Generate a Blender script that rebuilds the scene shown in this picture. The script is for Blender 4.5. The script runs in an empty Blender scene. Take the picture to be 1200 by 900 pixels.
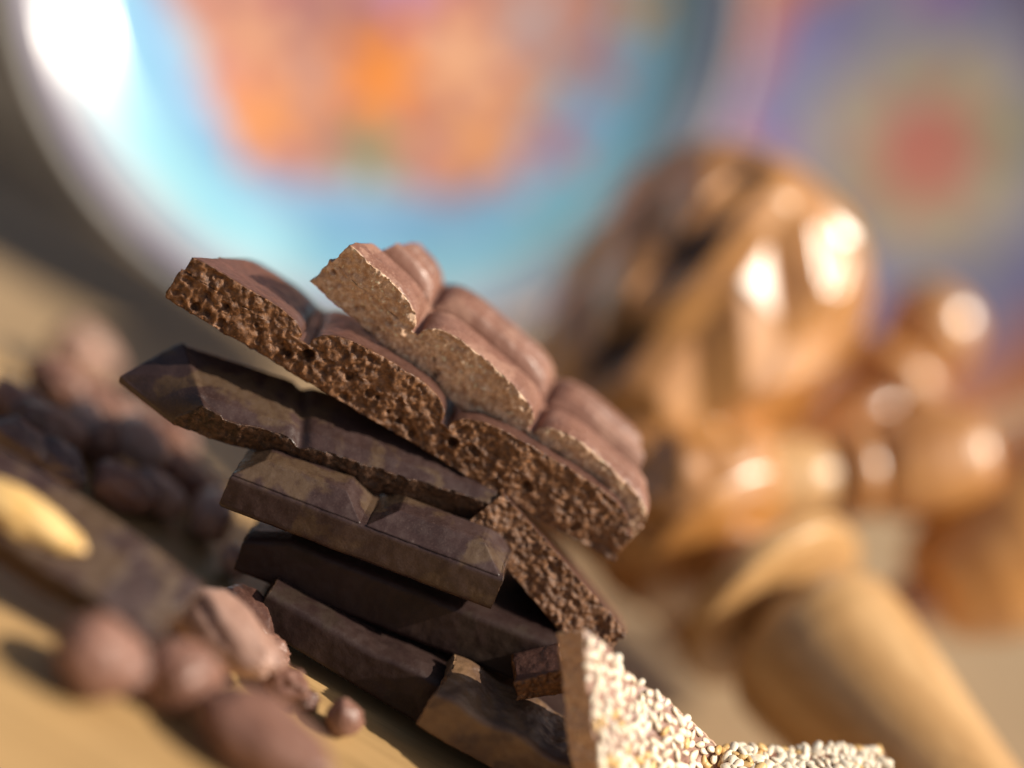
import bpy, math, random
import numpy as np
from mathutils import Vector, Matrix

random.seed(7)
rng = np.random.default_rng(7)
sc = bpy.context.scene
col = sc.collection
R_ = math.radians

# ------------------------------------------------------------------ camera
LENS, PITCH, ROLL, CAM_H = 70.0, R_(14), R_(30), 0.146
FOCUS = 0.350
CAM = Vector((0, 0, CAM_H))
FW = Vector((0, math.cos(PITCH), -math.sin(PITCH)))
RT0 = Vector((1, 0, 0))
UP0 = Vector((0, math.sin(PITCH), math.cos(PITCH)))
RT = math.cos(ROLL) * RT0 + math.sin(ROLL) * UP0
UP = -math.sin(ROLL) * RT0 + math.cos(ROLL) * UP0
cd = bpy.data.cameras.new('camera')
cam = bpy.data.objects.new('camera', cd)
col.objects.link(cam)
m = Matrix((RT, UP, -FW)).transposed().to_4x4()
m.translation = CAM
cam.matrix_world = m
cd.lens, cd.sensor_width = LENS, 36
cd.clip_start, cd.clip_end = 0.01, 100
cd.dof.use_dof = True
cd.dof.focus_distance = FOCUS
cd.dof.aperture_fstop = 2.0
sc.camera = cam
sc.render.resolution_x, sc.render.resolution_y = 1024, 768

# ------------------------------------------------------------------ light
SUN = Vector((0.66, -0.10, 0.72)).normalized()       # direction towards the sun
w = bpy.data.worlds.new("World")
sc.world = w
w.use_nodes = True
nt = w.node_tree
sky = nt.nodes.new('ShaderNodeTexSky')
sky.sky_type = 'NISHITA'
sky.sun_disc = False
sky.sun_elevation = math.asin(SUN.z)
sky.dust_density = 4.0
sky.ozone_density = 0.3
sky.sun_rotation = math.atan2(SUN.x, SUN.y)
nt.links.new(sky.outputs[0], nt.nodes['Background'].inputs[0])
nt.nodes['Background'].inputs[1].default_value = 0.058
sd = bpy.data.lights.new('sun', 'SUN')
sd.energy, sd.angle, sd.color = 5.0, R_(0.7), (1.0, 0.89, 0.75)
so = bpy.data.objects.new('sun', sd)
so.rotation_euler = (-SUN).to_track_quat('-Z', 'Y').to_euler()
so.location = (0.5, -0.3, 0.6)
col.objects.link(so)
sc.view_settings.view_transform = 'Standard'
sc.view_settings.look = 'None'
sc.view_settings.exposure = 0.32
sc.view_settings.gamma = 1
sc.cycles.use_denoising = True
sc.cycles.max_bounces = 6
sc.cycles.use_adaptive_sampling = False

# ------------------------------------------------------------------ placing
PX = 36.0 / LENS / 1200.0
def P(px, py, d):
    t = d * PX
    return CAM + d * FW + (px - 600) * t * RT - (py - 450) * t * UP
def IM(dx, dy, dz=0.0):
    return dx * RT - dy * UP + dz * FW
def G(px, py, z=0.0):
    d = IM((px - 600) * PX, (py - 450) * PX, 1.0)
    t = (z - CAM.z) / d.z
    return CAM + d * t
def frame(o, a, up):
    a = a.normalized()
    n = (up - up.dot(a) * a).normalized()
    b = n.cross(a)
    mm = Matrix((a, b, n)).transposed().to_4x4()
    mm.translation = o
    return mm
def bar_frame(px, py, d, alpha, eps=0.0, tilt=20.0):
    """a runs along the picture angle alpha (down to the right), tilt turns the top to the viewer"""
    al, e, t = R_(alpha), R_(eps), R_(tilt)
    a = IM(math.cos(al) * math.cos(e), math.sin(al) * math.cos(e), math.sin(e))
    n0 = IM(math.sin(al), -math.cos(al), 0)
    n = n0 * math.cos(t) - FW * math.sin(t)
    return frame(P(px, py, d), a, n)

# ------------------------------------------------------------------ noise (numpy)
def _hash(ix, iy, iz, k=0):
    h = (ix.astype(np.int64) * 374761393 + iy.astype(np.int64) * 668265263 + iz.astype(np.int64) * 2147483647 + k * 974711) & 0xffffffff
    h = ((h ^ (h >> 13)) * 1274126177) & 0xffffffff
    h = ((h ^ (h >> 16)) * 2246822519) & 0xffffffff
    return ((h ^ (h >> 15)) & 0xffffff) / float(0xffffff)
def vnoise(p, seed=0):
    i = np.floor(p).astype(np.int64)
    f = p - i
    f = f * f * (3 - 2 * f)
    out = 0
    for dx in (0, 1):
        for dy in (0, 1):
            for dz in (0, 1):
                wgt = (f[:, 0] if dx else 1 - f[:, 0]) * (f[:, 1] if dy else 1 - f[:, 1]) * (f[:, 2] if dz else 1 - f[:, 2])
                out = out + wgt * _hash(i[:, 0] + dx, i[:, 1] + dy, i[:, 2] + dz, seed)
    return out * 2 - 1
def fbm(p, oct=4, seed=0):
    s, a, tot = 0, 1.0, 0
    for o in range(oct):
        s = s + a * vnoise(p * (2.03 ** o) + 17.3 * o, seed + o)
        tot += a
        a *= 0.5
    return s / tot
def worley(p, seed=0):
    i = np.floor(p).astype(np.int64)
    best = np.full(len(p), 9.0)
    for dx in (-1, 0, 1):
        for dy in (-1, 0, 1):
            for dz in (-1, 0, 1):
                cx, cy, cz = i[:, 0] + dx, i[:, 1] + dy, i[:, 2] + dz
                q = np.stack([cx + _hash(cx, cy, cz, seed + 1), cy + _hash(cx, cy, cz, seed + 2), cz + _hash(cx, cy, cz, seed + 3)], 1)
                best = np.minimum(best, ((q - p) ** 2).sum(1))
    return np.sqrt(best)
def sstep(x, a, b):
    t = np.clip((x - a) / (b - a), 0, 1)
    return t * t * (3 - 2 * t)

# ------------------------------------------------------------------ objects
def link_mesh(name, V, F, mat, parent=None, attrs=None, colattr=None, smooth=True):
    me = bpy.data.meshes.new(name)
    V = np.asarray(V, dtype=np.float32)
    if isinstance(F, np.ndarray) and F.ndim == 2:
        n, k = F.shape
        me.vertices.add(len(V)); me.vertices.foreach_set('co', V.ravel())
        me.loops.add(n * k); me.loops.foreach_set('vertex_index', F.ravel().astype(np.int32))
        me.polygons.add(n)
        me.polygons.foreach_set('loop_start', np.arange(0, n * k, k, dtype=np.int32))
        me.update(calc_edges=True)
    else:
        me.from_pydata([tuple(map(float, v)) for v in V], [], F)
    me.validate()
    me.polygons.foreach_set('use_smooth', [smooth] * len(me.polygons))
    for k_, arr in (attrs or {}).items():
        at = me.attributes.new(k_, 'FLOAT', 'POINT')
        at.data.foreach_set('value', np.asarray(arr, dtype=np.float32))
    if colattr is not None:
        at = me.attributes.new('paint', 'FLOAT_COLOR', 'POINT')
        c = np.ones((len(V), 4), dtype=np.float32); c[:, :3] = colattr
        at.data.foreach_set('color', c.ravel())
    me.materials.append(mat)
    o = bpy.data.objects.new(name, me)
    col.objects.link(o)
    if parent:
        o.parent = parent
    return o
def tag(o, label, cat, group=None):
    o['label'] = label; o['category'] = cat
    if group: o['group'] = group
    return o
def thing(name, mat4, label, cat, group=None):
    o = bpy.data.objects.new(name, None)
    o.empty_display_size = 0.01
    col.objects.link(o)
    o.matrix_world = mat4
    return tag(o, label, cat, group)

# ------------------------------------------------------------------ materials
class NT:
    def __init__(s, name):
        s.m = bpy.data.materials.new(name); s.m.use_nodes = True
        s.t = s.m.node_tree; s.b = s.t.nodes['Principled BSDF']
    def n(s, typ, ins=None, **kw):
        nd = s.t.nodes.new('ShaderNode' + typ)
        for k, v in kw.items(): setattr(nd, k, v)
        for k, v in (ins or {}).items():
            if isinstance(v, bpy.types.NodeSocket): s.t.links.new(v, nd.inputs[k])
            else: nd.inputs[k].default_value = v
        return nd
    def set(s, k, v):
        if isinstance(v, bpy.types.NodeSocket): s.t.links.new(v, s.b.inputs[k])
        else: s.b.inputs[k].default_value = v
    def mix(s, f, a, b):
        nd = s.t.nodes.new('ShaderNodeMix'); nd.data_type = 'RGBA'
        for i, v in ((0, f), (6, a), (7, b)):
            if isinstance(v, bpy.types.NodeSocket): s.t.links.new(v, nd.inputs[i])
            else: nd.inputs[i].default_value = v if i == 0 else tuple(v) + (1,) * (4 - len(v))
        return nd.outputs[2]
    def math(s, op, a, b=0.0, clamp=False):
        nd = s.t.nodes.new('ShaderNodeMath'); nd.operation = op; nd.use_clamp = clamp
        for i, v in ((0, a), (1, b)):
            if isinstance(v, bpy.types.NodeSocket): s.t.links.new(v, nd.inputs[i])
            else: nd.inputs[i].default_value = v
        return nd.outputs[0]
    def ramp(s, f, a, b, lo=0.0, hi=1.0):
        nd = s.n('MapRange', {'Value': f, 'From Min': a, 'From Max': b, 'To Min': lo, 'To Max': hi}, interpolation_type='SMOOTHSTEP')
        return nd.outputs[0]
    def coords(s, rand=True, scale=None):
        tc = s.n('TexCoord')
        v = tc.outputs['Object']
        if rand:
            oi = s.n('ObjectInfo')
            v = s.n('VectorMath', {0: v, 1: s.n('VectorMath', {0: oi.outputs['Location'], 1: (31, 47, 19)}, operation='MULTIPLY').outputs[0]}, operation='ADD').outputs[0]
        if scale:
            v = s.n('VectorMath', {0: v, 1: scale}, operation='MULTIPLY').outputs[0]
        return v
    def noise(s, v, scale, detail=4, rough=0.55):
        return s.n('TexNoise', {'Vector': v, 'Scale': scale, 'Detail': detail, 'Roughness': rough}).outputs['Fac']

def chocolate(name, base, base2, broken, broken2, rub=None, rub_amt=0.0, rough=0.36, bloom=None, spec=0.5):
    N = NT(name)
    v = N.coords()
    lo = N.noise(v, 130, 3)
    mid = N.noise(v, 520, 4)
    fine = N.noise(v, 2600, 3, 0.6)
    c = N.mix(N.ramp(lo, 0.38, 0.64), base, base2)
    rg = rough
    rgh = N.ramp(mid, 0.35, 0.7, rough - 0.05, rough + 0.14)
    if rub:
        vd = N.n('TexNoise', {'Vector': v, 'Scale': 105, 'Detail': 5, 'Roughness': 0.5, 'Distortion': 0.35}).outputs['Fac']
        f = N.ramp(vd, 0.52 - rub_amt * 0.1, 0.60 - rub_amt * 0.1)
        f = N.math('MULTIPLY', f, N.ramp(mid, 0.25, 0.5, 0.55, 1.0))
        c = N.mix(N.math('MULTIPLY', f, 0.75), c, rub)
        rgh = N.math('ADD', rgh, N.math('MULTIPLY', f, 0.2), True)
    if bloom:
        f = N.ramp(fine, 0.52, 0.72, 0, 0.5)
        c = N.mix(f, c, bloom)
    br = N.n('Attribute', attribute_name='broken').outputs['Fac']
    vo = N.n('TexVoronoi', {'Vector': v, 'Scale': 900.0}, feature='F1')
    bm = N.noise(v, 900, 5, 0.7)
    bc = N.mix(N.ramp(bm, 0.36, 0.66), broken, broken2)
    bc = N.mix(N.ramp(N.noise(v, 1500, 2, 0.6), 0.60, 0.70, 0, 0.8), bc, tuple(min(0.8, x * 1.7) for x in broken2))
    c = N.mix(br, c, bc)
    N.set('Base Color', c)
    N.set('Roughness', N.math('MAXIMUM', rgh, N.math('MULTIPLY', br, 0.46)))
    N.set('Specular IOR Level', spec)
    h = N.math('ADD', N.math('MULTIPLY', mid, 0.5), N.math('MULTIPLY', fine, 0.16))
    h2 = N.math('ADD', N.math('MULTIPLY', bm, 1.3), N.math('MULTIPLY', N.noise(v, 3800, 3, 0.7), 0.5))
    hb = N.n('Mix', {0: br, 2: h, 3: h2}).outputs[0]
    bp = N.n('Bump', {'Height': hb, 'Strength': 0.75, 'Distance': 0.0003})
    N.set('Normal', bp.outputs[0])
    return N.m

M_milk = chocolate('milk_chocolate', (0.190, 0.088, 0.058), (0.235, 0.115, 0.080), (0.44, 0.265, 0.165), (0.72, 0.51, 0.35), rub=(0.30, 0.16, 0.11), rub_amt=0.1, rough=0.38, bloom=(0.50, 0.30, 0.22))
M_aer = chocolate('aerated_chocolate', (0.085, 0.040, 0.030), (0.11, 0.053, 0.040), (0.075, 0.031, 0.013), (0.23, 0.105, 0.042), rough=0.34, bloom=(0.2, 0.11, 0.08))
M_dark = chocolate('dark_chocolate', (0.036, 0.020, 0.018), (0.054, 0.032, 0.029), (0.022, 0.010, 0.006), (0.11, 0.055, 0.030), rub=(0.085, 0.050, 0.024), rub_amt=0.25, rough=0.33, bloom=(0.085, 0.054, 0.046), spec=0.4)
M_blk = chocolate('bitter_chocolate', (0.026, 0.0145, 0.013), (0.036, 0.021, 0.018), (0.014, 0.007, 0.005), (0.06, 0.03, 0.015), rub=(0.028, 0.017, 0.011), rub_amt=0.0, rough=0.42, spec=0.2)
M_tan = chocolate('dusty_chocolate', (0.024, 0.014, 0.010), (0.040, 0.024, 0.015), (0.03, 0.015, 0.009), (0.10, 0.055, 0.028), rub=(0.085, 0.052, 0.028), rub_amt=-0.1, rough=0.5, spec=0.25)
M_bean = chocolate('cocoa_bean_shell', (0.17, 0.078, 0.052), (0.24, 0.12, 0.085), (0.2, 0.1, 0.06), (0.3, 0.15, 0.1), rough=0.46, bloom=(0.34, 0.20, 0.155), spec=0.6)
M_bean3 = chocolate('pale_lit_bean_shell', (0.33, 0.19, 0.14), (0.42, 0.26, 0.20), (0.2, 0.1, 0.06), (0.3, 0.15, 0.1), rough=0.34, bloom=(0.5, 0.34, 0.28))  # pale shell colour, lightened to stand in for sunlight on shaded beans
M_bean2 = chocolate('dark_bean_shell', (0.075, 0.042, 0.036), (0.13, 0.082, 0.072), (0.1, 0.05, 0.03), (0.2, 0.1, 0.06), rough=0.34, bloom=(0.22, 0.17, 0.155))

def plain(name, c1, c2, scale, rough, bump=0.0, spec=0.5, coat=0.0):
    N = NT(name); v = N.coords()
    f = N.noise(v, scale, 4)
    N.set('Base Color', N.mix(N.ramp(f, 0.35, 0.65), c1, c2))
    N.set('Roughness', rough); N.set('Specular IOR Level', spec); N.set('Coat Weight', coat)
    if bump:
        N.set('Normal', N.n('Bump', {'Height': N.noise(v, scale * 4, 3), 'Strength': bump, 'Distance': 0.0003}).outputs[0])
    return N.m
M_seed = plain('sesame', (0.76, 0.62, 0.44), (0.85, 0.78, 0.64), 700, 0.42, 0.2)
M_seed2 = plain('toasted_sesame', (0.62, 0.36, 0.12), (0.72, 0.50, 0.22), 700, 0.42, 0.2)
M_nut = plain('blanched_nut', (0.66, 0.40, 0.13), (0.76, 0.52, 0.22), 200, 0.42, 0.25)

def wood(name, c1, c2, stretch=(14, 160, 160), rough=0.42, coat=0.0, burnt=False, bump=0.3):
    N = NT(name)
    v = N.coords(scale=stretch)
    f = N.noise(v, 1.0, 5, 0.6)
    v2 = N.coords(scale=tuple(x * 6 for x in stretch))
    g = N.noise(v2, 1.0, 3, 0.6)
    c = N.mix(N.ramp(f, 0.3, 0.7), c1, c2)
    c = N.mix(N.ramp(g, 0.52, 0.72, 0, 0.55), c, tuple(x * 0.6 for x in c1))
    if burnt:
        br = N.n('Attribute', attribute_name='burnt').outputs['Fac']
        c = N.mix(br, c, (0.030, 0.015, 0.008))
        coat = N.math('MULTIPLY', N.math('SUBTRACT', 1.0, br), coat)
    N.set('Base Color', c); N.set('Roughness', rough); N.set('Coat Weight', coat); N.set('Coat Roughness', 0.34); N.set('Coat IOR', 1.85)
    N.set('Normal', N.n('Bump', {'Height': g, 'Strength': bump, 'Distance': 0.0003}).outputs[0])
    return N.m
M_board = wood('board_wood', (0.33, 0.205, 0.085), (0.44, 0.28, 0.122), (9, 130, 130), 0.5)
M_whisk = wood('varnished_wood', (0.42, 0.175, 0.038), (0.56, 0.265, 0.070), (22, 110, 110), 0.30, 1.0, True)
M_orange = wood('orange_wood', (0.55, 0.25, 0.06), (0.66, 0.34, 0.10), (30, 160, 160), 0.35, 0.6, True)
M_whisk2 = wood('pale_turned_wood', (0.50, 0.28, 0.105), (0.62, 0.38, 0.165), (30, 160, 160), 0.38, 0.3, True)
M_table = plain('table_surface', (0.27, 0.185, 0.100), (0.33, 0.23, 0.128), 14, 0.6, 0.1)

def glaze(name):
    N = NT(name)
    a = N.n('Attribute', attribute_name='paint')
    v = N.coords()
    N.set('Base Color', N.mix(N.ramp(N.noise(v, 60, 4), 0.4, 0.7, 0, 0.12), a.outputs['Color'], (0.8, 0.8, 0.78)))
    N.set('Roughness', 0.22); N.set('Coat Weight', 0.25); N.set('Coat Roughness', 0.14)
    return N.m
M_glaze = glaze('painted_glaze')

# ------------------------------------------------------------------ slab builder
MM = 0.001
def const(x): return lambda q: np.zeros_like(q) + x
def slab(name, parent, mat, left, right, front, back, bot, top, n=(120, 40, 20), broken='f', amp=1.0, rad=0.8, draft=0.0,
         cell=2.2, pits=(), seed=0, open_bottom=False, topamp=0.06, pit_=1.0, lean=None, nib=True, fine=0.0):
    """closed slab in millimetres: left(b)..right(b), front(a)..back(a), bot(a,b)..top(a,b).
    sides named in broken (f k l r) are torn, the others moulded"""
    na, nb, nn = n
    shell = np.zeros((na + 1, nb + 1, nn + 1), bool)
    shell[0], shell[-1], shell[:, 0], shell[:, -1], shell[:, :, 0], shell[:, :, -1] = (True,) * 6
    ids = -np.ones(shell.shape, int)
    I, J, K = np.nonzero(shell)
    ids[I, J, K] = np.arange(len(I))
    s, t, w_ = I / na, J / nb, K / nn
    w_ = 1 - (1 - w_) ** 1.25
    br = {c: (c in broken) for c in 'fklr'}
    # height first from rough position
    def pos(s, t, ins):
        il = np.where(br['l'], ins * 0.25, ins); ir = np.where(br['r'], ins * 0.25, ins)
        jf = np.where(br['f'], ins * 0.25, ins); jk = np.where(br['k'], ins * 0.25, ins)
        b0 = front(np.zeros_like(s)) * (1 - t) + back(np.zeros_like(s)) * t
        a = (left(b0) + il) * (1 - s) + (right(b0) - ir) * s
        b = (front(a) + jf) * (1 - t) + (back(a) - jk) * t
        return a, b
    a, b = pos(s, t, 0)
    zt, zb = top(a, b), bot(a, b)
    z = zb + (zt - zb) * w_
    dt = np.clip(rad - (zt - z), 0, rad)
    ins = rad - np.sqrt(np.maximum(rad * rad - dt * dt, 0)) + draft * (z - zb)
    db = np.clip(rad * 0.4 - (z - zb), 0, rad * 0.4)
    ins = ins + (0 if open_bottom else 1) * (rad * 0.4 - np.sqrt(np.maximum((rad * 0.4) ** 2 - db * db, 0)))
    a, b = pos(s, t, ins)
    zt, zb = top(a, b), bot(a, b)
    z = zb + (zt - zb) * w_
    p = np.stack([a, b, z], 1)
    if lean is not None:
        b = b + lean(a, z) * (1 - t)
    # displacement
    big = fbm(p / 6.0 + seed * 13.7, 3, seed)
    med = fbm(p / 1.6 + seed * 7.1, 3, seed + 5)
    pw = p + 0.55 * cell * np.stack([fbm(p / 3.1 + k_ * 9.7, 2, seed + 30 + k_) for k_ in range(3)], 1)
    wl = worley(pw / cell + seed * 3.3, seed)
    wl2 = worley(pw / (cell * 0.5) + seed * 5.1, seed + 9)
    pit = pit_ * (-sstep(0.62 - wl, 0, 0.45) * 0.6 - sstep(0.5 - wl2, 0, 0.35) * 0.26) * (0.10 + 0.90 * sstep(big + 0.5 * fbm(p / 3.0 + 5.0, 2, seed + 40), -0.25, 0.4))
    D = amp * (0.55 * big + 0.38 * med + pit + (fine * fbm(p / 0.75 + seed, 2, seed + 21) if fine else 0))
    off = np.zeros_like(p)
    brk = np.zeros(len(a))
    for c, msk, ax, sg in (('f', J == 0, 1, -1), ('k', J == nb, 1, 1), ('l', I == 0, 0, -1), ('r', I == na, 0, 1)):
        if br[c]:
            off[msk, ax] += sg * D[msk]
            brk[msk] = 1
        else:
            off[msk, ax] += sg * 0.12 * med[msk]
    tm = (K == nn)
    off[tm, 2] += topamp * (med[tm] + big[tm])
    # the torn edge nibbles the top outline
    if nib:
      for c, msk, ax in (('f', J == 0, 1), ('l', I == 0, 0), ('r', I == na, 0)):
        if br[c]:
            e = msk & tm
            off[e, 2] += 0.25 * amp * (med[e] - 0.3)
    bmk = (K == 0)
    edge = bmk & (brk > 0)
    off[edge, 2] += 0.3 * amp * med[edge]
    for (pa, pz, pr, pd) in pits:
        msk = J == 0
        d = np.sqrt((a[msk] - pa) ** 2 + (z[msk] - pz) ** 2)
        off[msk, 1] += pd * sstep(pr * 1.15 - d, 0, pr * 0.35)
    p = p + off
    # broken mask stays on walls; top ring slightly
    brk[tm & (brk > 0)] = 0.7
    F = []
    def q(A, B, C, Dd): F.append(np.stack([A.ravel(), B.ravel(), C.ravel(), Dd.ravel()], 1))
    i0 = ids[:, :, nn]; q(i0[:-1, :-1], i0[1:, :-1], i0[1:, 1:], i0[:-1, 1:])
    if not open_bottom:
        i0 = ids[:, :, 0]; q(i0[:-1, :-1], i0[:-1, 1:], i0[1:, 1:], i0[1:, :-1])
    i0 = ids[:, 0, :]; q(i0[:-1, :-1], i0[1:, :-1], i0[1:, 1:], i0[:-1, 1:])
    i0 = ids[:, nb, :]; q(i0[:-1, :-1], i0[:-1, 1:], i0[1:, 1:], i0[1:, :-1])
    i0 = ids[0]; q(i0[:-1, :-1], i0[:-1, 1:], i0[1:, 1:], i0[1:, :-1])
    i0 = ids[na]; q(i0[:-1, :-1], i0[1:, :-1], i0[1:, 1:], i0[:-1, 1:])
    F = np.concatenate(F)
    if open_bottom:
        used = np.zeros(len(p), bool); used[F.ravel()] = True
        mp = np.cumsum(used) - 1
        p, brk, F = p[used], brk[used], mp[F]
    return link_mesh(name, p * MM, F, mat, parent, {'broken': brk})

def wav(c, amp, lam, seed):                                         # an irregular break line
    def f(q):
        x = np.stack([np.asarray(q, float) / lam, np.zeros_like(q) + seed * 3.7, np.zeros_like(q)], 1) if np.ndim(q) else None
        return c + amp * fbm(x, 3, seed)
    return f
def pillow(a0, a1, b0, b1, z0, H, pw=4.0, ridges=0.0, e=0.5):
    def f(a, b):
        u = np.clip((a - a0) / (a1 - a0) * 2 - 1, -1, 1); v = np.clip((b - b0) / (b1 - b0) * 2 - 1, -1, 1)
        g = np.maximum((1 - np.abs(u) ** pw) * (1 - np.abs(v) ** pw), 0) ** e
        r = ridges * np.sin(v * 9.0) * g
        return z0 + 0.02 + H * g + r
    return f
Z0 = lambda a, b: np.zeros_like(a)
Zc = lambda c: (lambda a, b: np.zeros_like(a) + c)

# ================================================================== SETTING
def box(name, lo, hi, mat, parent=None, bev=0.002):
    import bmesh
    bm = bmesh.new()
    bmesh.ops.create_cube(bm, size=1)
    for vv in bm.verts:
        vv.co = Vector([lo[i] + (hi[i] - lo[i]) * (vv.co[i] + 0.5) for i in range(3)])
    bmesh.ops.bevel(bm, geom=bm.edges[:], offset=bev, segments=3, affect='EDGES')
    me = bpy.data.meshes.new(name); bm.to_mesh(me); bm.free()
    me.materials.append(mat)
    o = bpy.data.objects.new(name, me); col.objects.link(o)
    if parent: o.parent = parent
    return o
TABLE_Z = -0.012
tb = box('table_surface', (-1.5, -0.6, TABLE_Z - 0.03), (1.5, 3.0, TABLE_Z), M_table, None, 0.004)
tb['kind'] = 'structure'
M_shade_sheet = plain('shade_sheet', (0.030, 0.022, 0.014), (0.045, 0.033, 0.020), 60, 0.9, 0.3)
rn = box('shade_sheet', (-1.4, 0.565, TABLE_Z), (-0.02, 2.9, TABLE_Z + 0.004), M_shade_sheet, None, 0.0015)  # added sheet, its dark colour stands in for the shade at the back left
rn['kind'] = 'structure'
board = box('wooden_board', (-0.26, 0.10, TABLE_Z + 0.0003), (0.13, 0.390, 0.0), M_board, None, 0.0025)
tag(board, 'yellow wooden board lying under the chocolate pieces and beans', 'board')

# ================================================================== PLATES
def plate(px, py, d, Rpx, up, facing, paintf, label):
    Rm = Rpx * d * PX
    f = facing.normalized()
    x = up.cross(f).normalized()
    mm = Matrix((x, f.cross(x), f)).transposed().to_4x4()
    mm.translation = P(px, py, d)
    prof = [(0, 0), (0.30, 0.0), (0.50, 0.01), (0.60, 0.028), (0.70, 0.055), (0.78, 0.080), (0.86, 0.127), (0.93, 0.168), (0.985, 0.185), (1.0, 0.187),
            (1.006, 0.180), (0.99, 0.168), (0.88, 0.115), (0.76, 0.055), (0.66, 0.015), (0.56, -0.02), (0.50, -0.045), (0.47, -0.045), (0.45, -0.02), (0.0, -0.02)]
    pr = []
    for (r0, z0), (r1, z1) in zip(prof[:-1], prof[1:]):
        k = 14 if r0 < 1.0 and z0 >= 0 and r1 > r0 else 4
        for i in range(k):
            pr.append((r0 + (r1 - r0) * i / k, z0 + (z1 - z0) * i / k))
    pr.append(prof[-1])
    pr = np.array(pr); nT = 192
    th = np.linspace(0, 2 * math.pi, nT, endpoint=False)
    rr, tt = np.meshgrid(pr[:, 0], th, indexing='ij'); zz, _ = np.meshgrid(pr[:, 1], th, indexing='ij')
    V = np.stack([rr * np.cos(tt), rr * np.sin(tt), zz], 2).reshape(-1, 3)
    ii = np.arange(len(pr) * nT).reshape(len(pr), nT)
    nx = np.roll(ii, -1, 1)
    F = np.stack([ii[:-1].ravel(), ii[1:].ravel(), nx[1:].ravel(), nx[:-1].ravel()], 1)
    front = (np.repeat(np.arange(len(pr)), nT) < 14 * 8)
    mi = mm.inverted()
    pts = {}
    def local(qx, qy):                                              # where a painted motif sits on the plate
        o_, q_ = mi @ CAM, mi @ P(qx, qy, 1.0)
        t_ = -o_.z / (q_.z - o_.z)
        return ((o_ + (q_ - o_) * t_) / Rm).xy
    c = paintf(V[:, 0], V[:, 1], local)
    c = np.clip(c, 0, 1)
    c[~front] = (0.6, 0.6, 0.58)
    o = link_mesh('painted_plate', V * Rm, F, M_glaze, None, None, c)
    o.matrix_world = mm
    tag(o, label, 'plate')
    return o, mm, Rm
def lay(c, m_, rgb):
    m_ = np.clip(m_, 0, 1)[:, None]
    return c * (1 - m_) + np.array(rgb)[None] * m_
def flower(x, y, cx, cy, r, n, ph=0.0):
    dx, dy = x - cx, y - cy
    return sstep(r * (0.72 + 0.28 * np.cos(n * np.arctan2(dy, dx) + ph)) - np.hypot(dx, dy), 0, 0.03)
def nz(x, y, f, sd):
    return fbm(np.stack([x * f, y * f, np.zeros_like(x) + sd], 1), 3, sd)
def paint_big(x, y, local):
    r = np.hypot(x, y) + 0.015 * nz(x, y, 5, 1); th = np.arctan2(y, x)
    c = np.tile(np.array([0.34, 0.52, 0.62]), (len(x), 1))
    c = lay(c, sstep(r, 0.58, 0.64), (0.16, 0.36, 0.62))
    c = lay(c, sstep(r, 0.68, 0.76) * (0.8 + 0.5 * nz(x, y, 4, 3)), (0.22, 0.52, 0.64))
    c = lay(c, sstep(r, 0.85, 0.88), (0.36, 0.48, 0.52))
    c = lay(c, sstep(r, 0.905, 0.92), (0.34, 0.34, 0.42))
    c = lay(c, sstep(r, 0.935, 0.95), (0.15, 0.12, 0.32))
    c = lay(c, sstep(r, 0.955, 0.965), (0.04, 0.035, 0.08))
    e = r + 0.045 * np.cos(6 * th + 1)
    c = lay(c, sstep(-e, -0.62, -0.57), (0.46, 0.20, 0.15))
    for (qx, qy, rr, rgb) in ((450, 90, 70, (0.72, 0.24, 0.03)), (310, 140, 62, (0.70, 0.28, 0.09)), (540, 70, 62, (0.70, 0.38, 0.22)), (560, 165, 55, (0.72, 0.32, 0.12)),
                              (300, 45, 55, (0.66, 0.33, 0.20)), (430, 182, 50, (0.20, 0.24, 0.11)), (400, 200, 26, (0.30, 0.16, 0.16)), (650, 170, 42, (0.48, 0.16, 0.20)), (742, 12, 44, (0.52, 0.28, 0.02)), (625, 30, 44, (0.40, 0.36, 0.38)),
                              (345, -20, 60, (0.38, 0.12, 0.12)), (470, -30, 60, (0.45, 0.2, 0.35)), (700, 90, 36, (0.46, 0.16, 0.12)), (500, 190, 30, (0.62, 0.30, 0.24)), (250, 90, 30, (0.46, 0.18, 0.16)),
                              (370, 100, 34, (0.62, 0.36, 0.26)), (610, 110, 34, (0.60, 0.26, 0.10)), (330, 195, 26, (0.34, 0.22, 0.30)), (600, 215, 26, (0.50, 0.32, 0.36))):
        q = local(qx, qy)
        c = lay(c, flower(x, y, q.x, q.y, rr / 428.0 * 1.12, 5, qx), rgb)
        c = lay(c, 0.7 * flower(x, y, q.x, q.y, rr / 428.0 * 0.35, 4, qy), [v * 0.7 for v in rgb])
    return c * (1 + 0.22 * nz(x, y, 7, 6))[:, None]
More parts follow.
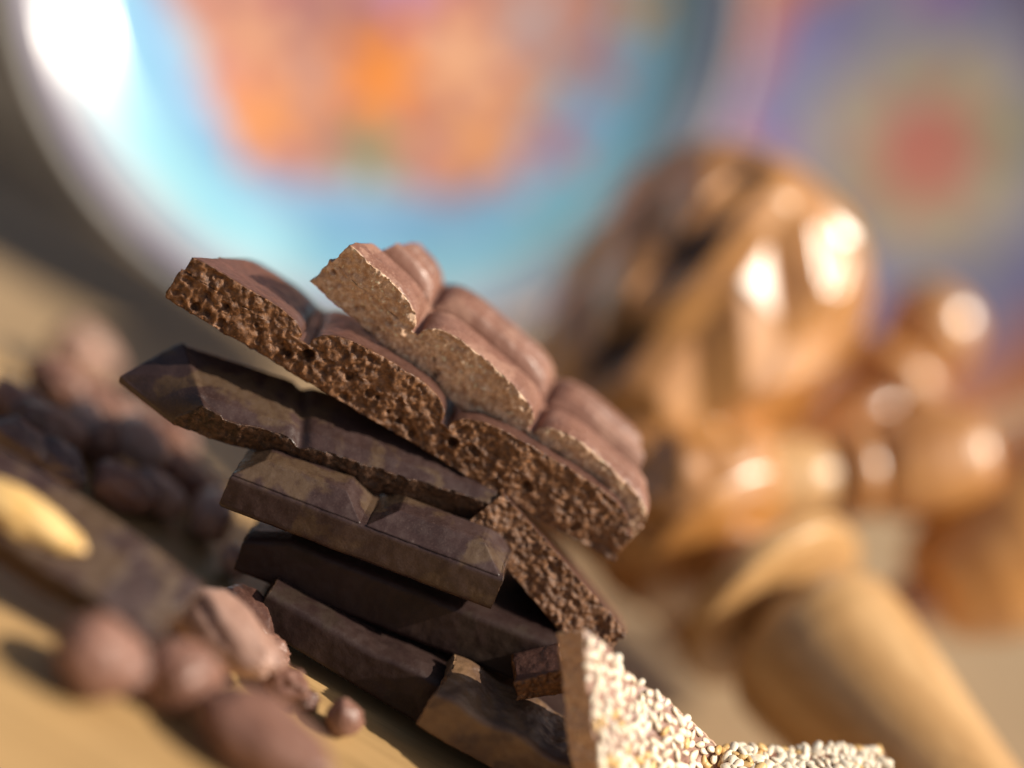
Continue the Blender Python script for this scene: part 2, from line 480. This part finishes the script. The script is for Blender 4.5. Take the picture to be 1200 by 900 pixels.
def paint_small(x, y, local):
    x, y = x * 1.15, y * 1.15
    r = np.hypot(x, y) + 0.05 * nz(x, y, 3, 9); th = np.arctan2(y, x)
    c = np.tile(np.array([0.13, 0.125, 0.30]), (len(x), 1))
    c = lay(c, sstep(nz(x, y, 4, 12), 0.05, 0.35), (0.22, 0.20, 0.30))
    c = lay(c, sstep(r + 0.03 * np.cos(12 * th), 0.80, 0.84), (0.36, 0.10, 0.06))
    c = lay(c, sstep(r, 0.93, 0.95), (0.44, 0.19, 0.06))
    c = lay(c, sstep(0.52 - r + 0.05 * np.cos(8 * th), 0, 0.05), (0.26, 0.27, 0.24))
    c = lay(c, sstep(0.42 - r, 0, 0.05) * (0.7 + nz(x, y, 5, 15)), (0.34, 0.28, 0.19))
    c = lay(c, flower(x, y, -0.04, 0, 0.33, 8), (0.40, 0.18, 0.12))
    c = lay(c, flower(x, y, 0.26, 0.22, 0.14, 3), (0.16, 0.20, 0.12))
    c = lay(c, sstep(0.12 - np.hypot(x, y), 0, 0.03), (0.46, 0.04, 0.05))
    for k in range(12):
        t0 = k * math.pi / 6
        c = lay(c, flower(x, y, 0.67 * math.cos(t0), 0.67 * math.sin(t0), 0.11, 4, k), ((0.10, 0.17, 0.36), (0.30, 0.10, 0.26), (0.12, 0.16, 0.20))[k % 3])
    return c * (1 + 0.25 * nz(x, y, 6, 16))[:, None]
upw = Vector((0, 0, 1))
p1, m1, R1 = plate(452, -28, 0.520, 428, upw, -FW + 0.08 * UP0 + 0.27 * RT0, paint_big, 'large sky blue plate painted with orange flowers propped up behind the chocolate')
p2, m2, R2 = plate(1090, 180, 0.640, 345, upw, IM(-0.1, 0.1, -1) + 0.30 * RT0, paint_small, 'smaller violet plate with a red centre propped up at the upper right')

# ================================================================== WHISKS
def lathe(name, parent, mat, prof, nT=96, fl=None, sub=6, burn=None):
    pr = []
    for (x0, r0), (x1, r1) in zip(prof[:-1], prof[1:]):
        for i in range(sub):
            f = i / sub
            pr.append((x0 + (x1 - x0) * f, r0 + (r1 - r0) * f))
    pr.append(prof[-1]); pr = np.array(pr)
    th = np.linspace(0, 2 * math.pi, nT, endpoint=False)
    xx, tt = np.meshgrid(pr[:, 0], th, indexing='ij'); rr, _ = np.meshgrid(pr[:, 1], th, indexing='ij')
    u = (xx - pr[:, 0].min()) / (pr[:, 0].max() - pr[:, 0].min())
    bn = np.zeros_like(rr)
    if fl is not None:
        rr, bn = fl(u, tt, rr)
    V = np.stack([xx, rr * np.cos(tt), rr * np.sin(tt)], 2).reshape(-1, 3)
    ii = np.arange(len(pr) * nT).reshape(len(pr), nT); nx = np.roll(ii, -1, 1)
    F = np.stack([ii[:-1].ravel(), nx[:-1].ravel(), nx[1:].ravel(), ii[1:].ravel()], 1)
    return link_mesh(name, V * MM, F, mat, parent, {'burnt': bn.ravel()})
def dome(x0, x1, r, n=8, end=1):
    out = []
    for i in range(n + 1):
        t = i / n * math.pi / 2
        out.append((x0 + (x1 - x0) * math.sin(t), r * max(math.cos(t), 0.001)))
    return out if end else [(x, q) for x, q in out][::-1]
def bead(xc, hw, r, n=10, r0=0.0):
    return [(xc - hw * math.cos(math.pi * i / n), r0 + (r - r0) * max(math.sin(math.pi * i / n), 0.001) ** 0.7) for i in range(n + 1)]
def carved(nf, depth, ph=0.0, rings=3.0, rd=0.048):
    def f(u, t, r):
        seg = np.cos(nf * t + ph)
        band = sstep(u, 0.06, 0.14) * sstep(-u, -0.93, -0.84)
        tm_ = np.mod(t + ph / nf + math.pi / nf, 2 * math.pi / nf) - math.pi / nf
        r = r * (0.55 + 0.45 * math.cos(math.pi / nf) / np.cos(tm_)) * 1.02
        tri = lambda q: 2 * np.abs(2 * (q - np.floor(q + 0.5))) - 1          # -1..1
        zig = tri(nf * t / (2 * math.pi) + 0.2)
        x = tri(rings * u + 0.30 * zig + 0.1)
        left_ = sstep(np.cos(t - 0.45), 0.1, 0.5)
        ring = -x
        groove = sstep(-seg, 0.55, 0.92) * band
        r2 = r * (1 - rd * ring * band - depth * groove * 0.5 * left_)
        w1 = sstep(-seg, 0.45, 0.7) * sstep(-x, -0.1, 0.25) * band * left_
        w2 = (sstep(np.cos((t - 1.35) * 3), 0.80, 0.97) * np.exp(-((u - 0.33) / 0.03) ** 2) + sstep(np.cos((t - 2.0) * 3), 0.85, 0.97) * np.exp(-((u - 0.58) / 0.025) ** 2)) * band
        return r2, np.clip(w1 * 0.95 + w2 * 0.8, 0, 1)
    return f
GRP = 'turned wooden whisks piled behind the chocolate'
def whisk_frame(px, py, d, dx, dy, dz):
    return frame(P(px, py, d), IM(dx, dy, dz), Vector((0.1, 0.2, 1)))
# --- the big carved head leaning up
k = 0.44 * PX * 1000                                                # mm per picture pixel at that depth
t = thing('wooden_whisk', whisk_frame(748, 462, 0.446, 0.62, -0.80, 0.08), 'varnished wooden whisk whose large carved head with burnt notches points up', 'wooden whisk', GRP)
lathe('head', t, M_whisk, [(-18, 15), (-13, 24), (-2, 28.5), (14, 31), (28, 32), (40, 31), (48, 28.5), (54, 24.5), (58.5, 18), (61, 9), (61.5, 0.01)], 240, carved(6, 0.13, 0.6), 22)
lathe('collar', t, M_whisk, [(-27, 12), (-26, 18), (-22, 20), (-19, 18), (-18, 12)], 72)
lathe('handle', t, M_whisk, [(-18, 10), (-27, 9), (-40, 7.5), (-62, 7), (-80, 6.5), (-82, 4), (-82.5, 0.01)][::-1], 48)
# --- the one lying with its cone-shaped handle towards the viewer
t = thing('wooden_whisk', whisk_frame(978, 785, 0.405, 0.56, 0.62, -0.58), 'pale wooden whisk lying flat with a thick cone shaped handle reaching the lower edge', 'wooden whisk', GRP)
lathe('handle', t, M_whisk2, [(-13, 12), (-11.5, 17), (-7, 19.5), (-1, 19.5), (8, 18.2), (24, 15.5), (44, 12.8), (66, 10.5), (72, 7), (73, 0.01)], 96, None, 8)
lathe('ring', t, M_whisk2, [(-25, 9), (-24.5, 20), (-22, 22.5), (-18.5, 22), (-17.5, 19), (-17, 9)], 96)
lathe('neck', t, M_whisk, [(-36, 9), (-13, 8)], 64)
lathe('head', t, M_whisk, [(-88, 0.01), (-88, 12), (-84, 19), (-74, 22.5), (-59, 24), (-46, 23.5), (-38, 21), (-35, 16), (-34, 9)], 120, carved(8, 0.06, 0.2), 8)
# --- knobbed handle end beside the carved head
t = thing('wooden_whisk', whisk_frame(1090, 385, 0.470, 0.60, -0.74, 0.1), 'wooden whisk handle ending in a small round knob right of the carved head', 'wooden whisk', GRP)
lathe('knob', t, M_whisk, bead(0, 10.5, 11.5), 64)
lathe('ring', t, M_whisk, bead(-15, 6, 14, r0=5), 64)
lathe('handle', t, M_whisk, [(-7, 6), (-12, 6), (-18, 9), (-26, 12), (-40, 14), (-60, 12), (-80, 10), (-96, 9), (-98, 0.01)][::-1], 64)
# --- ball end with the broad glint
t = thing('wooden_whisk', whisk_frame(1085, 540, 0.440, 0.80, -0.10, 0.15), 'wooden whisk with a fat rounded end below the small round knob', 'wooden whisk', GRP)
lathe('knob', t, M_whisk, [(-14, 5), (-13.5, 9), (-10, 12), (-2, 13), (6, 12.6)] + dome(8, 15, 12.2)[1:], 72)
lathe('ring', t, M_whisk, bead(-17, 4.5, 11, r0=5), 64)
lathe('handle', t, M_whisk2, [(-11, 7), (-20, 7), (-28, 9.5), (-44, 11), (-56, 9), (-72, 8), (-73, 0.01)][::-1], 64)
# --- large bulb leaving the frame
t = thing('wooden_whisk', whisk_frame(1150, 662, 0.445, 0.85, -0.45, 0.2), 'wooden whisk bulb cut off by the right edge of the picture', 'wooden whisk', GRP)
lathe('head', t, M_orange, [(-16, 5), (-13, 12), (-4, 17), (6, 20), (20, 21), (34, 20), (44, 13), (48, 0.01)], 96, None, 8)
lathe('handle', t, M_whisk, [(-14, 6), (-24, 6.5), (-40, 6), (-60, 6), (-61, 0.01)][::-1], 48)

# ================================================================== CHOCOLATE STACK
# A: top milk bar, broken along its front, three columns of rounded segments
CG = 'chocolate pieces stacked on the board'
t = thing('chocolate_bar', bar_frame(362, 330, 0.3540, 40.5, 9, 31), 'light brown milk chocolate bar with rounded segments on top of the stack', 'chocolate bar', CG)
fA = wav(0, 1.0, 9, 3)
LA = 75.0
def bubbles(n, L, z1, sd):
    q = random.Random(sd)
    return [(q.uniform(2, L), q.uniform(0.8, z1), q.choice((0.35, 0.45, 0.6, 0.75)), q.uniform(0.5, 1.3)) for _ in range(n)]
leanA = lambda a, z: 0.92 * z - 2.5
leanB = lambda a, z: 0.35 * z + 1.0 * np.maximum(z - 3.6, 0) * sstep(-a, -30, -12)
leftA = lambda b: 0.55 * np.asarray(b, float) + wav(0, 1.0, 6, 4)(b)
rightA = lambda b: LA - 0.48 * np.asarray(b, float)
slab('slab', t, M_milk, leftA, rightA, fA, const(21), Z0, Zc(6.0), (360, 90, 28), 'fl', 1.3, 0.05, pit_=0.42, lean=leanA, cell=1.7, nib=False, fine=0.35, pits=[(49.5, 3.2, 0.85, 3.0)] + bubbles(26, 74, 5.0, 5), seed=2)
cols = [(-12, 19.5), (20.5, 47.0), (48.0, 74.0)]
for i, (a0, a1) in enumerate(cols):
    for j, (b0, b1) in enumerate([(-9, 9.6), (10.2, 20.6)]):
        rd = 0.35 if i == 2 else 0.22
        slab('segment', t, M_milk, (lambda b: leftA(b) + 0.6) if i == 0 else const(a0), (lambda b: rightA(b) - 0.6) if i == 2 else const(a1), fA if j == 0 else const(b0), const(b1), Zc(6.0), pillow(a0, a1 + (0.5 if i == 2 else 0), b0, b1, 6.0, 5.0 if j == 0 else 4.5, 4.2, rd),
             (120, 60, 18), ('f' if j == 0 else '') + ('l' if i == 0 else ''), 1.3, 0.3, seed=2, pit_=0.42, cell=1.7, fine=0.35, lean=leanA if j == 0 else None, open_bottom=True, topamp=0.16)
# B: second bar, aerated
t = thing('chocolate_bar', bar_frame(194, 350, 0.3500, 30.8, 7, 16), 'long reddish brown aerated chocolate bar just beneath the lighter top bar', 'chocolate bar', CG)
fB = wav(0, 1.2, 10, 8)
leftB = lambda b: 0.5 * np.asarray(b, float) + wav(0, 1.2, 6, 9)(b)
slab('slab', t, M_aer, leftB, const(93), fB, const(24), Z0, Zc(6.0), (360, 80, 24), 'flr', 1.25, 0.05, pit_=0.75, cell=1.8, lean=leanB, nib=False, fine=0.3, pits=[(26.5, 4.4, 0.95, 3.0), (56.6, 4.0, 0.9, 3.0)] + bubbles(40, 90, 5.0, 6), seed=11)
colsB = [(-4, 24.0), (25.5, 53.0), (54.2, 92.0)]
for i, (a0, a1) in enumerate(colsB):
    slab('segment', t, M_aer, (lambda b: leftB(b) + 0.5) if i == 0 else const(a0), const(a1), fB, const(23.5), Zc(6.0), pillow(a0, a1, -12, 23.5, 6.0, 3.4 if i == 0 else 5.2, 3.5), (120, 60, 16), 'fl' if i == 0 else 'f', 1.25, 0.3, seed=11, lean=leanB, pit_=0.75, cell=1.8, fine=0.3, open_bottom=True, topamp=0.12)
# C: dark piece with a smooth chamfered end
leftC = lambda b: -1.9 * np.minimum(b, 6.5) + 0.88 * np.maximum(np.asarray(b, float) - 6.5, 0)
def topC(a, b):
    e = np.clip(a - leftC(b), 0, 30)
    ar = 3.8 - 0.53 * b
    zl = 1.5 + 0.42 * np.maximum(np.asarray(b, float) - 5.5, 0)
    z = zl + (6.8 - zl) * np.clip(e / np.maximum(ar - leftC(b), 0.5), 0, 1) - 0.35 * sstep(e - (ar - leftC(b)), 0, 1.5)
    g = np.exp(-((a - 22 + 0.2 * b) / 1.4) ** 2) * 1.2
    return z - g - 0.25 * np.clip(3 - b, 0, 3) * (e > 7)
t = thing('chocolate_piece', bar_frame(205, 500, 0.3530, 18.5, 6, 40), 'dark chocolate piece with a smooth grey sloping end sticking out at the left', 'chocolate piece', CG)
slab('body', t, M_dark, leftC, const(58), wav(0, 0.7, 8, 14), const(14.5), Z0, topC, (260, 90, 22), 'fr', 0.95, 0.5, seed=21, topamp=0.06, pit_=0.8)
# D: glossy moulded dark bar of two segments
t = thing('chocolate_piece', bar_frame(256, 594, 0.3490, 20.8, 0, 24), 'glossy dark chocolate piece of two moulded segments with tan scuffs', 'chocolate piece', CG)
slab('slab', t, M_dark, wav(0, 0.4, 5, 33), wav(51, 0.6, 5, 34), wav(0.1, 0.22, 7, 35), const(15), Z0, Zc(6.6), (200, 60, 14), 'r', 0.5, 0.8, seed=31, draft=0.06)
for a0, a1 in ((0.4, 24.4), (25.4, 50.4)):
    def tD(a, b, a0=a0, a1=a1):
        e = np.minimum(np.minimum(a - a0, a1 - a) * 0.9, np.minimum(b - 0.6, 14.4 - b) * 1.0)
        x = np.clip(e / 4.6, 0, 1)
        return 6.62 + 3.4 * x - 0.3 * sstep(x, 0.85, 1.0)
    slab('segment', t, M_dark, const(a0), const(a1), const(0.6), const(14.4), Zc(6.6), tD, (120, 80, 2), '', 0.3, 0.2, seed=32, open_bottom=True, topamp=0.09)
# E: bitter slab below
t = thing('chocolate_piece', bar_frame(272, 668, 0.3550, 21.5, 1, 16), 'nearly black smooth chocolate slab under the glossy two segment piece', 'chocolate piece', CG)
slab('body', t, M_blk, wav(0, 1.3, 5, 41), const(62), wav(0, 0.25, 12, 42), const(26), Z0, lambda a, b: 9.8 - 0.3 * np.clip(3 - b, 0, 3) - 0.35 * np.clip(8 - a, 0, 8), (240, 60, 24), 'lr', 1.0, 1.0, seed=41)
# F: lowest dusty slab on the board
t = thing('chocolate_piece', bar_frame(290, 728, 0.3500, 31.5, 2, 14), 'long nearly black chocolate slab at the bottom of the stack touching the board', 'chocolate piece', CG)
slab('body', t, M_blk, wav(0, 1.0, 5, 51), wav(66, 1, 5, 52), wav(0, 0.5, 12, 53), const(30), Z0, lambda a, b: 8.5 + 0.03 * a - 0.3 * np.clip(3 - b, 0, 3) - 1.2 * sstep(a, 30, 20), (260, 60, 24), 'lr', 0.9, 1.0, seed=51, topamp=0.15)
# G: rough aerated slab leaning steeply
t = thing('chocolate_piece', bar_frame(548, 612, 0.3560, 50, 2, 1), 'rough porous chocolate slab leaning steeply behind the sesame piece', 'chocolate piece', CG)
slab('body', t, M_aer, const(0), wav(34, 1.0, 4, 61), wav(0, 1.0, 6, 62), const(20), Z0, lambda a, b: 8.2 + 0.03 * a, (160, 60, 36), 'fr', 1.3, 0.5, cell=1.7, pit_=0.7, fine=0.3, seed=61)
# K: scuffed tan piece at the foot of the stack
M_scuff = chocolate('scuffed_chocolate', (0.17, 0.098, 0.050), (0.11, 0.062, 0.038), (0.12, 0.065, 0.035), (0.28, 0.17, 0.09), rub=(0.07, 0.042, 0.030), rub_amt=0.1, rough=0.4)
t = thing('chocolate_piece', bar_frame(488, 852, 0.3450, 31, 3, 26), 'scuffed tan chocolate piece at the foot of the stack left of the sesame slab', 'chocolate piece', CG)
slab('body', t, M_scuff, wav(0, 1.2, 5, 55), const(27), wav(0, 0.8, 6, 56), const(14), Z0, lambda a, b: 8.2 + 0.04 * a + 0.5 * np.sin(a * 0.5), (120, 50, 30), 'lr', 1.0, 1.2, seed=55, topamp=0.3)
# J: small amber brown chunk
t = thing('chocolate_chunk', bar_frame(606, 822, 0.3480, -8, 0, 30), 'small amber brown chocolate chunk wedged left of the sesame piece', 'chocolate chunk', CG)
slab('body', t, M_aer, const(0), const(9), wav(0, 0.8, 4, 71), const(9), Z0, lambda a, b: 4.2 + 0.12 * a, (60, 40, 24), 'flr', 1.1, 1.4, seed=71, topamp=0.15, fine=0.3, lean=lambda a, z: 0.5 * z)

# H: sesame slabs
def sesame_mesh(mat):
    V, F = [], []
    nu, nv = 8, 7
    for j in range(nv + 1):
        ph = math.pi * j / nv
        x = -math.cos(ph)
        tp = 1 - 0.28 * x
        for i in range(nu):
            th = 2 * math.pi * i / nu
            r = math.sin(ph)
            V.append((1.45 * x * MM, 0.88 * r * math.cos(th) * tp * MM, 0.48 * r * math.sin(th) * tp * MM))
    for j in range(nv):
        for i in range(nu):
            F.append((j * nu + i, j * nu + (i + 1) % nu, (j + 1) * nu + (i + 1) % nu, (j + 1) * nu + i))
    o = link_mesh('sesame_seed', V, F, mat)
    me = o.data
    bpy.data.objects.remove(o)
    return me
SEEDS = [sesame_mesh(M_seed), sesame_mesh(M_seed), sesame_mesh(M_seed2)]
def scatter_seeds(parent, a0, a1, b0, b1, zf, n, mind=1.25, inside=lambda a, b: True):
    pts = []
    tries = 0
    while len(pts) < n and tries < 60000:
        tries += 1
        a, b = random.uniform(a0, a1), random.uniform(b0, b1)
        if not inside(a, b): continue
        if any((a - q[0]) ** 2 + (b - q[1]) ** 2 < mind ** 2 for q in pts[-400:]): continue
        pts.append((a, b))
    for a, b in pts:
        o = bpy.data.objects.new('sesame_seed', random.choices(SEEDS, (5, 5, 1.3))[0])
        col.objects.link(o)
        o.parent = parent
        z = float(zf(np.array([a]), np.array([b]))[0])
        o.location = (a * MM, b * MM, (z + random.uniform(-0.12, 0.25)) * MM)
        o.rotation_euler = (random.uniform(-0.5, 0.5), random.uniform(-0.35, 0.35), random.uniform(0, 6.28))
        s_ = random.uniform(0.62, 1.08)
        o.scale = (s_, s_, s_)
# the slab's wide face looks to the right and up, its broken side to the viewer
def axes_frame(o, a, b):
    a = a.normalized(); n = a.cross(b).normalized(); b = n.cross(a)
    mm = Matrix((a, b, n)).transposed().to_4x4(); mm.translation = o
    return mm
fr = axes_frame(P(650, 738, 0.3400), IM(0.12, 0.97, -0.10), IM(0.74, 0.67, 0.50))
leftH = lambda b: 0.80 * np.asarray(b, float) + wav(0, 1.2, 5, 81)(b)
t = thing('sesame_slab', fr, 'pale brown chocolate slab crusted with sesame seeds standing on edge', 'sesame chocolate', CG)
topH = lambda a, b: 6.6 + 0.4 * np.sin(b * 0.45) + 0.35 * np.sin(a * 0.35 + 1)
slab('body', t, M_milk, leftH, const(50), wav(0, 0.9, 6, 82), const(30), Z0, topH, (160, 130, 30), 'flr', 1.1, 0.6, seed=81, pit_=0.3, fine=0.25, topamp=0.25)
scatter_seeds(t, 0.8, 46, 0.5, 29.5, topH, 300, 1.45, lambda a, b: a > 0.8 * b + 0.7)
fr = frame(P(852, 932, 0.3480), IM(0.95, 0.06, 0.30), IM(0.35, -0.75, -0.55))
t = thing('sesame_slab', fr, 'flat sesame crusted chocolate slab showing only its top at the lower edge', 'sesame chocolate', CG)
topH2 = lambda a, b: 2.6 + 0.5 * np.sin(a * 0.35)
slab('body', t, M_milk, wav(0, 0.8, 5, 85), const(33), wav(0, 0.5, 6, 86), wav(9, 1.2, 6, 87), lambda a, b: np.zeros_like(a) - 3.5, topH2, (90, 60, 14), 'flr', 0.55, 0.6, seed=85)
scatter_seeds(t, 0.5, 32.5, 0, 8.8, topH2, 180, 1.15)

# ================================================================== BEANS, NUTS, LOOSE PIECES
def bean(px, py, z, L, W, H, yaw, mat, label, seed, tiltx=0.0, cat='cocoa bean', name='cocoa_bean', group='cocoa beans scattered on the board', rough=0.17):
    nu, nv = 56, 36
    V = []
    for j in range(nv + 1):
        ph = math.pi * j / nv
        for i in range(nu):
            th = 2 * math.pi * i / nu
            V.append((-math.cos(ph), math.sin(ph) * math.cos(th), math.sin(ph) * math.sin(th)))
    V = np.array(V)
    d = 1 + rough * fbm(V * 1.4 + seed * 9.1, 3, seed) * 1.6 + rough * 0.45 * fbm(V * np.array([3, 8, 8]) + seed, 3, seed + 3)
    x = V[:, 0]
    taper = 1 - 0.16 * x
    V = V * d[:, None]
    V[:, 1] *= taper; V[:, 2] *= taper
    V[:, 2] += 0.12 * x * x
    crease = -0.10 * np.exp(-(V[:, 1] / 0.16) ** 2) * (V[:, 2] > 0)
    V[:, 2] += crease
    V = V * np.array([L / 2, W / 2, H / 2])[None]
    F = []
    for j in range(nv):
        for i in range(nu):
            F.append((j * nu + i, (j + 1) * nu + i, (j + 1) * nu + (i + 1) % nu, j * nu + (i + 1) % nu))
    o = link_mesh(name, V * MM, np.array(F), mat, None, {'broken': np.zeros(len(V))})
    o.rotation_euler = (tiltx, 0, yaw)
    bpy.context.view_layer.update()
    zmin = min((o.rotation_euler.to_matrix() @ v.co).z for v in o.data.vertices)
    zc = z * MM - zmin
    o.location = G(px, py, zc)
    if o.location.y > 0.388:
        o.location = G(px, py, zc + TABLE_Z)
    tag(o, label, cat, group)
    return o
B = bean
B(122, 772, 0, 15, 12.5, 12, 0.3, M_bean, 'large round cocoa bean at the lower left below the nut bar', 1)
B(216, 794, 0, 14, 11, 11.5, 1.0, M_bean, 'second round cocoa bean right of the large lower left one', 2)
B(312, 868, 0, 24, 13, 11, -0.25, M_bean, 'long mauve cocoa bean at the lower edge nearest the viewer', 3)
B(266, 746, 0, 22, 10, 11, -0.35, M_bean3, 'long pale cocoa bean with a white glint left of the slab', 4)
B(286, 722, 0, 14, 9, 8, -0.7, M_aer, 'orange brown bean tucked between pale bean and black slab', 5)
B(336, 800, 0, 8.5, 6, 6, -0.2, M_bean, 'little lumpy brown bean by the bottom slab', 6, rough=0.25)
B(405, 842, 0, 6.5, 6, 6, 0.5, M_bean, 'smallest round brown bean below the bottom slab', 7)
B(250, 606, 0, 13, 8, 9, -1.1, M_bean3, 'pink brown bean leaning against the left end of glossy piece', 8)
B(276, 658, 0, 8, 5, 6, -0.9, M_bean3, 'tiny pinkish bean just above the black slab corner', 9)
B(186, 580, 0, 12, 8, 8, -0.2, M_bean3, 'pale pinkish bean in front of the bean cluster left of stack', 10)
B(146, 574, 0, 13, 8, 8, 0.2, M_bean, 'brown bean lowest in the left cluster', 11)
B(166, 520, 4, 14, 8, 8, -0.5, M_bean3, 'bright pinkish bean on top of the left cluster', 12)
B(126, 520, 0, 11, 8, 10, 0.9, M_bean, 'upright bean at the back of the left cluster', 13)
B(216, 556, 0, 12, 9, 8, 0.2, M_bean, 'shaded brown bean under the sloping end of dark piece', 14)
B(70, 544, 0, 14, 7, 8, -0.5, M_bean2, 'grey bean with cool sheen behind the nut bar', 15)
B(24, 482, 0, 15, 8, 9, -0.4, M_bean, 'pinkish bean at the left edge above the grey bean', 16)
B(24, 520, 0, 14, 8, 8, -0.1, M_bean2, 'dark grey bean at the left edge behind the nut bar', 42)
B(60, 506, 0, 13, 9, 9, 0.3, M_bean, 'brown bean above the grey bean near the left edge', 44)
B(100, 500, 0, 12, 8, 9, -0.6, M_bean3, 'pale bean between the grey bean and the left cluster', 45)
B(148, 490, 0, 12, 9, 8, 0.5, M_bean, 'brown bean directly behind the bright pinkish one', 46)
B(196, 512, 0, 12, 8, 8, -0.2, M_bean, 'brown bean right of the bright pinkish one below the sloping end', 47)
B(240, 574, 0, 10, 7, 7, 0.6, M_bean, 'small brown bean above the pink one at the glossy piece', 48)
B(318, 764, 0, 7, 5, 5, 0.3, M_bean, 'small brown bean chip against the black bottom slab', 49, rough=0.3)
B(362, 822, 0, 5, 4, 4, 0.9, M_aer, 'tiny dark bean chip between the lumpy bean and smallest one', 50, rough=0.3)
B(96, 418, 0, 16, 12, 15, 0.5, M_bean3, 'soft pinkish bean standing far back on the table', 17)
B(72, 452, 0, 15, 9, 9, 0.0, M_bean, 'brown bean far back beside the left edge', 18)
B(118, 478, 0, 14, 9, 9, -0.2, M_bean, 'brown bean behind the left cluster', 19)
B(40, 500, 0, 13, 9, 9, 0.7, M_aer, 'shaded brown bean under the pinkish bean at the left edge', 43)
# bar with a whole nut, propped on the beans
fr = bar_frame(-60, 625, 0.318, 32, -2, 42)
t = thing('nut_bar', fr, 'dark chocolate bar with a large yellow nut lying at the left edge', 'nut chocolate', None)
tN = lambda a, b: 6.0 + 0.5 * np.sin(a * 0.12) - 0.12 * np.clip(a - 26, 0, 20)
slab('body', t, M_dark, const(-20), wav(38, 1.0, 5, 91), wav(0, 1.0, 9, 92), const(16), Z0, tN, (160, 50, 16), 'fr', 0.5, 1.4, seed=91, topamp=0.2)
nb = bean(0, 0, 0, 21, 8.5, 6.5, 0, M_nut, '', 33, name='nut')
for k_ in ('label', 'category', 'group'): del nb[k_]
nb.parent = t; nb.location = (9.5 * MM, 5.8 * MM, 6.6 * MM); nb.rotation_euler = (0, 0, 0.0)
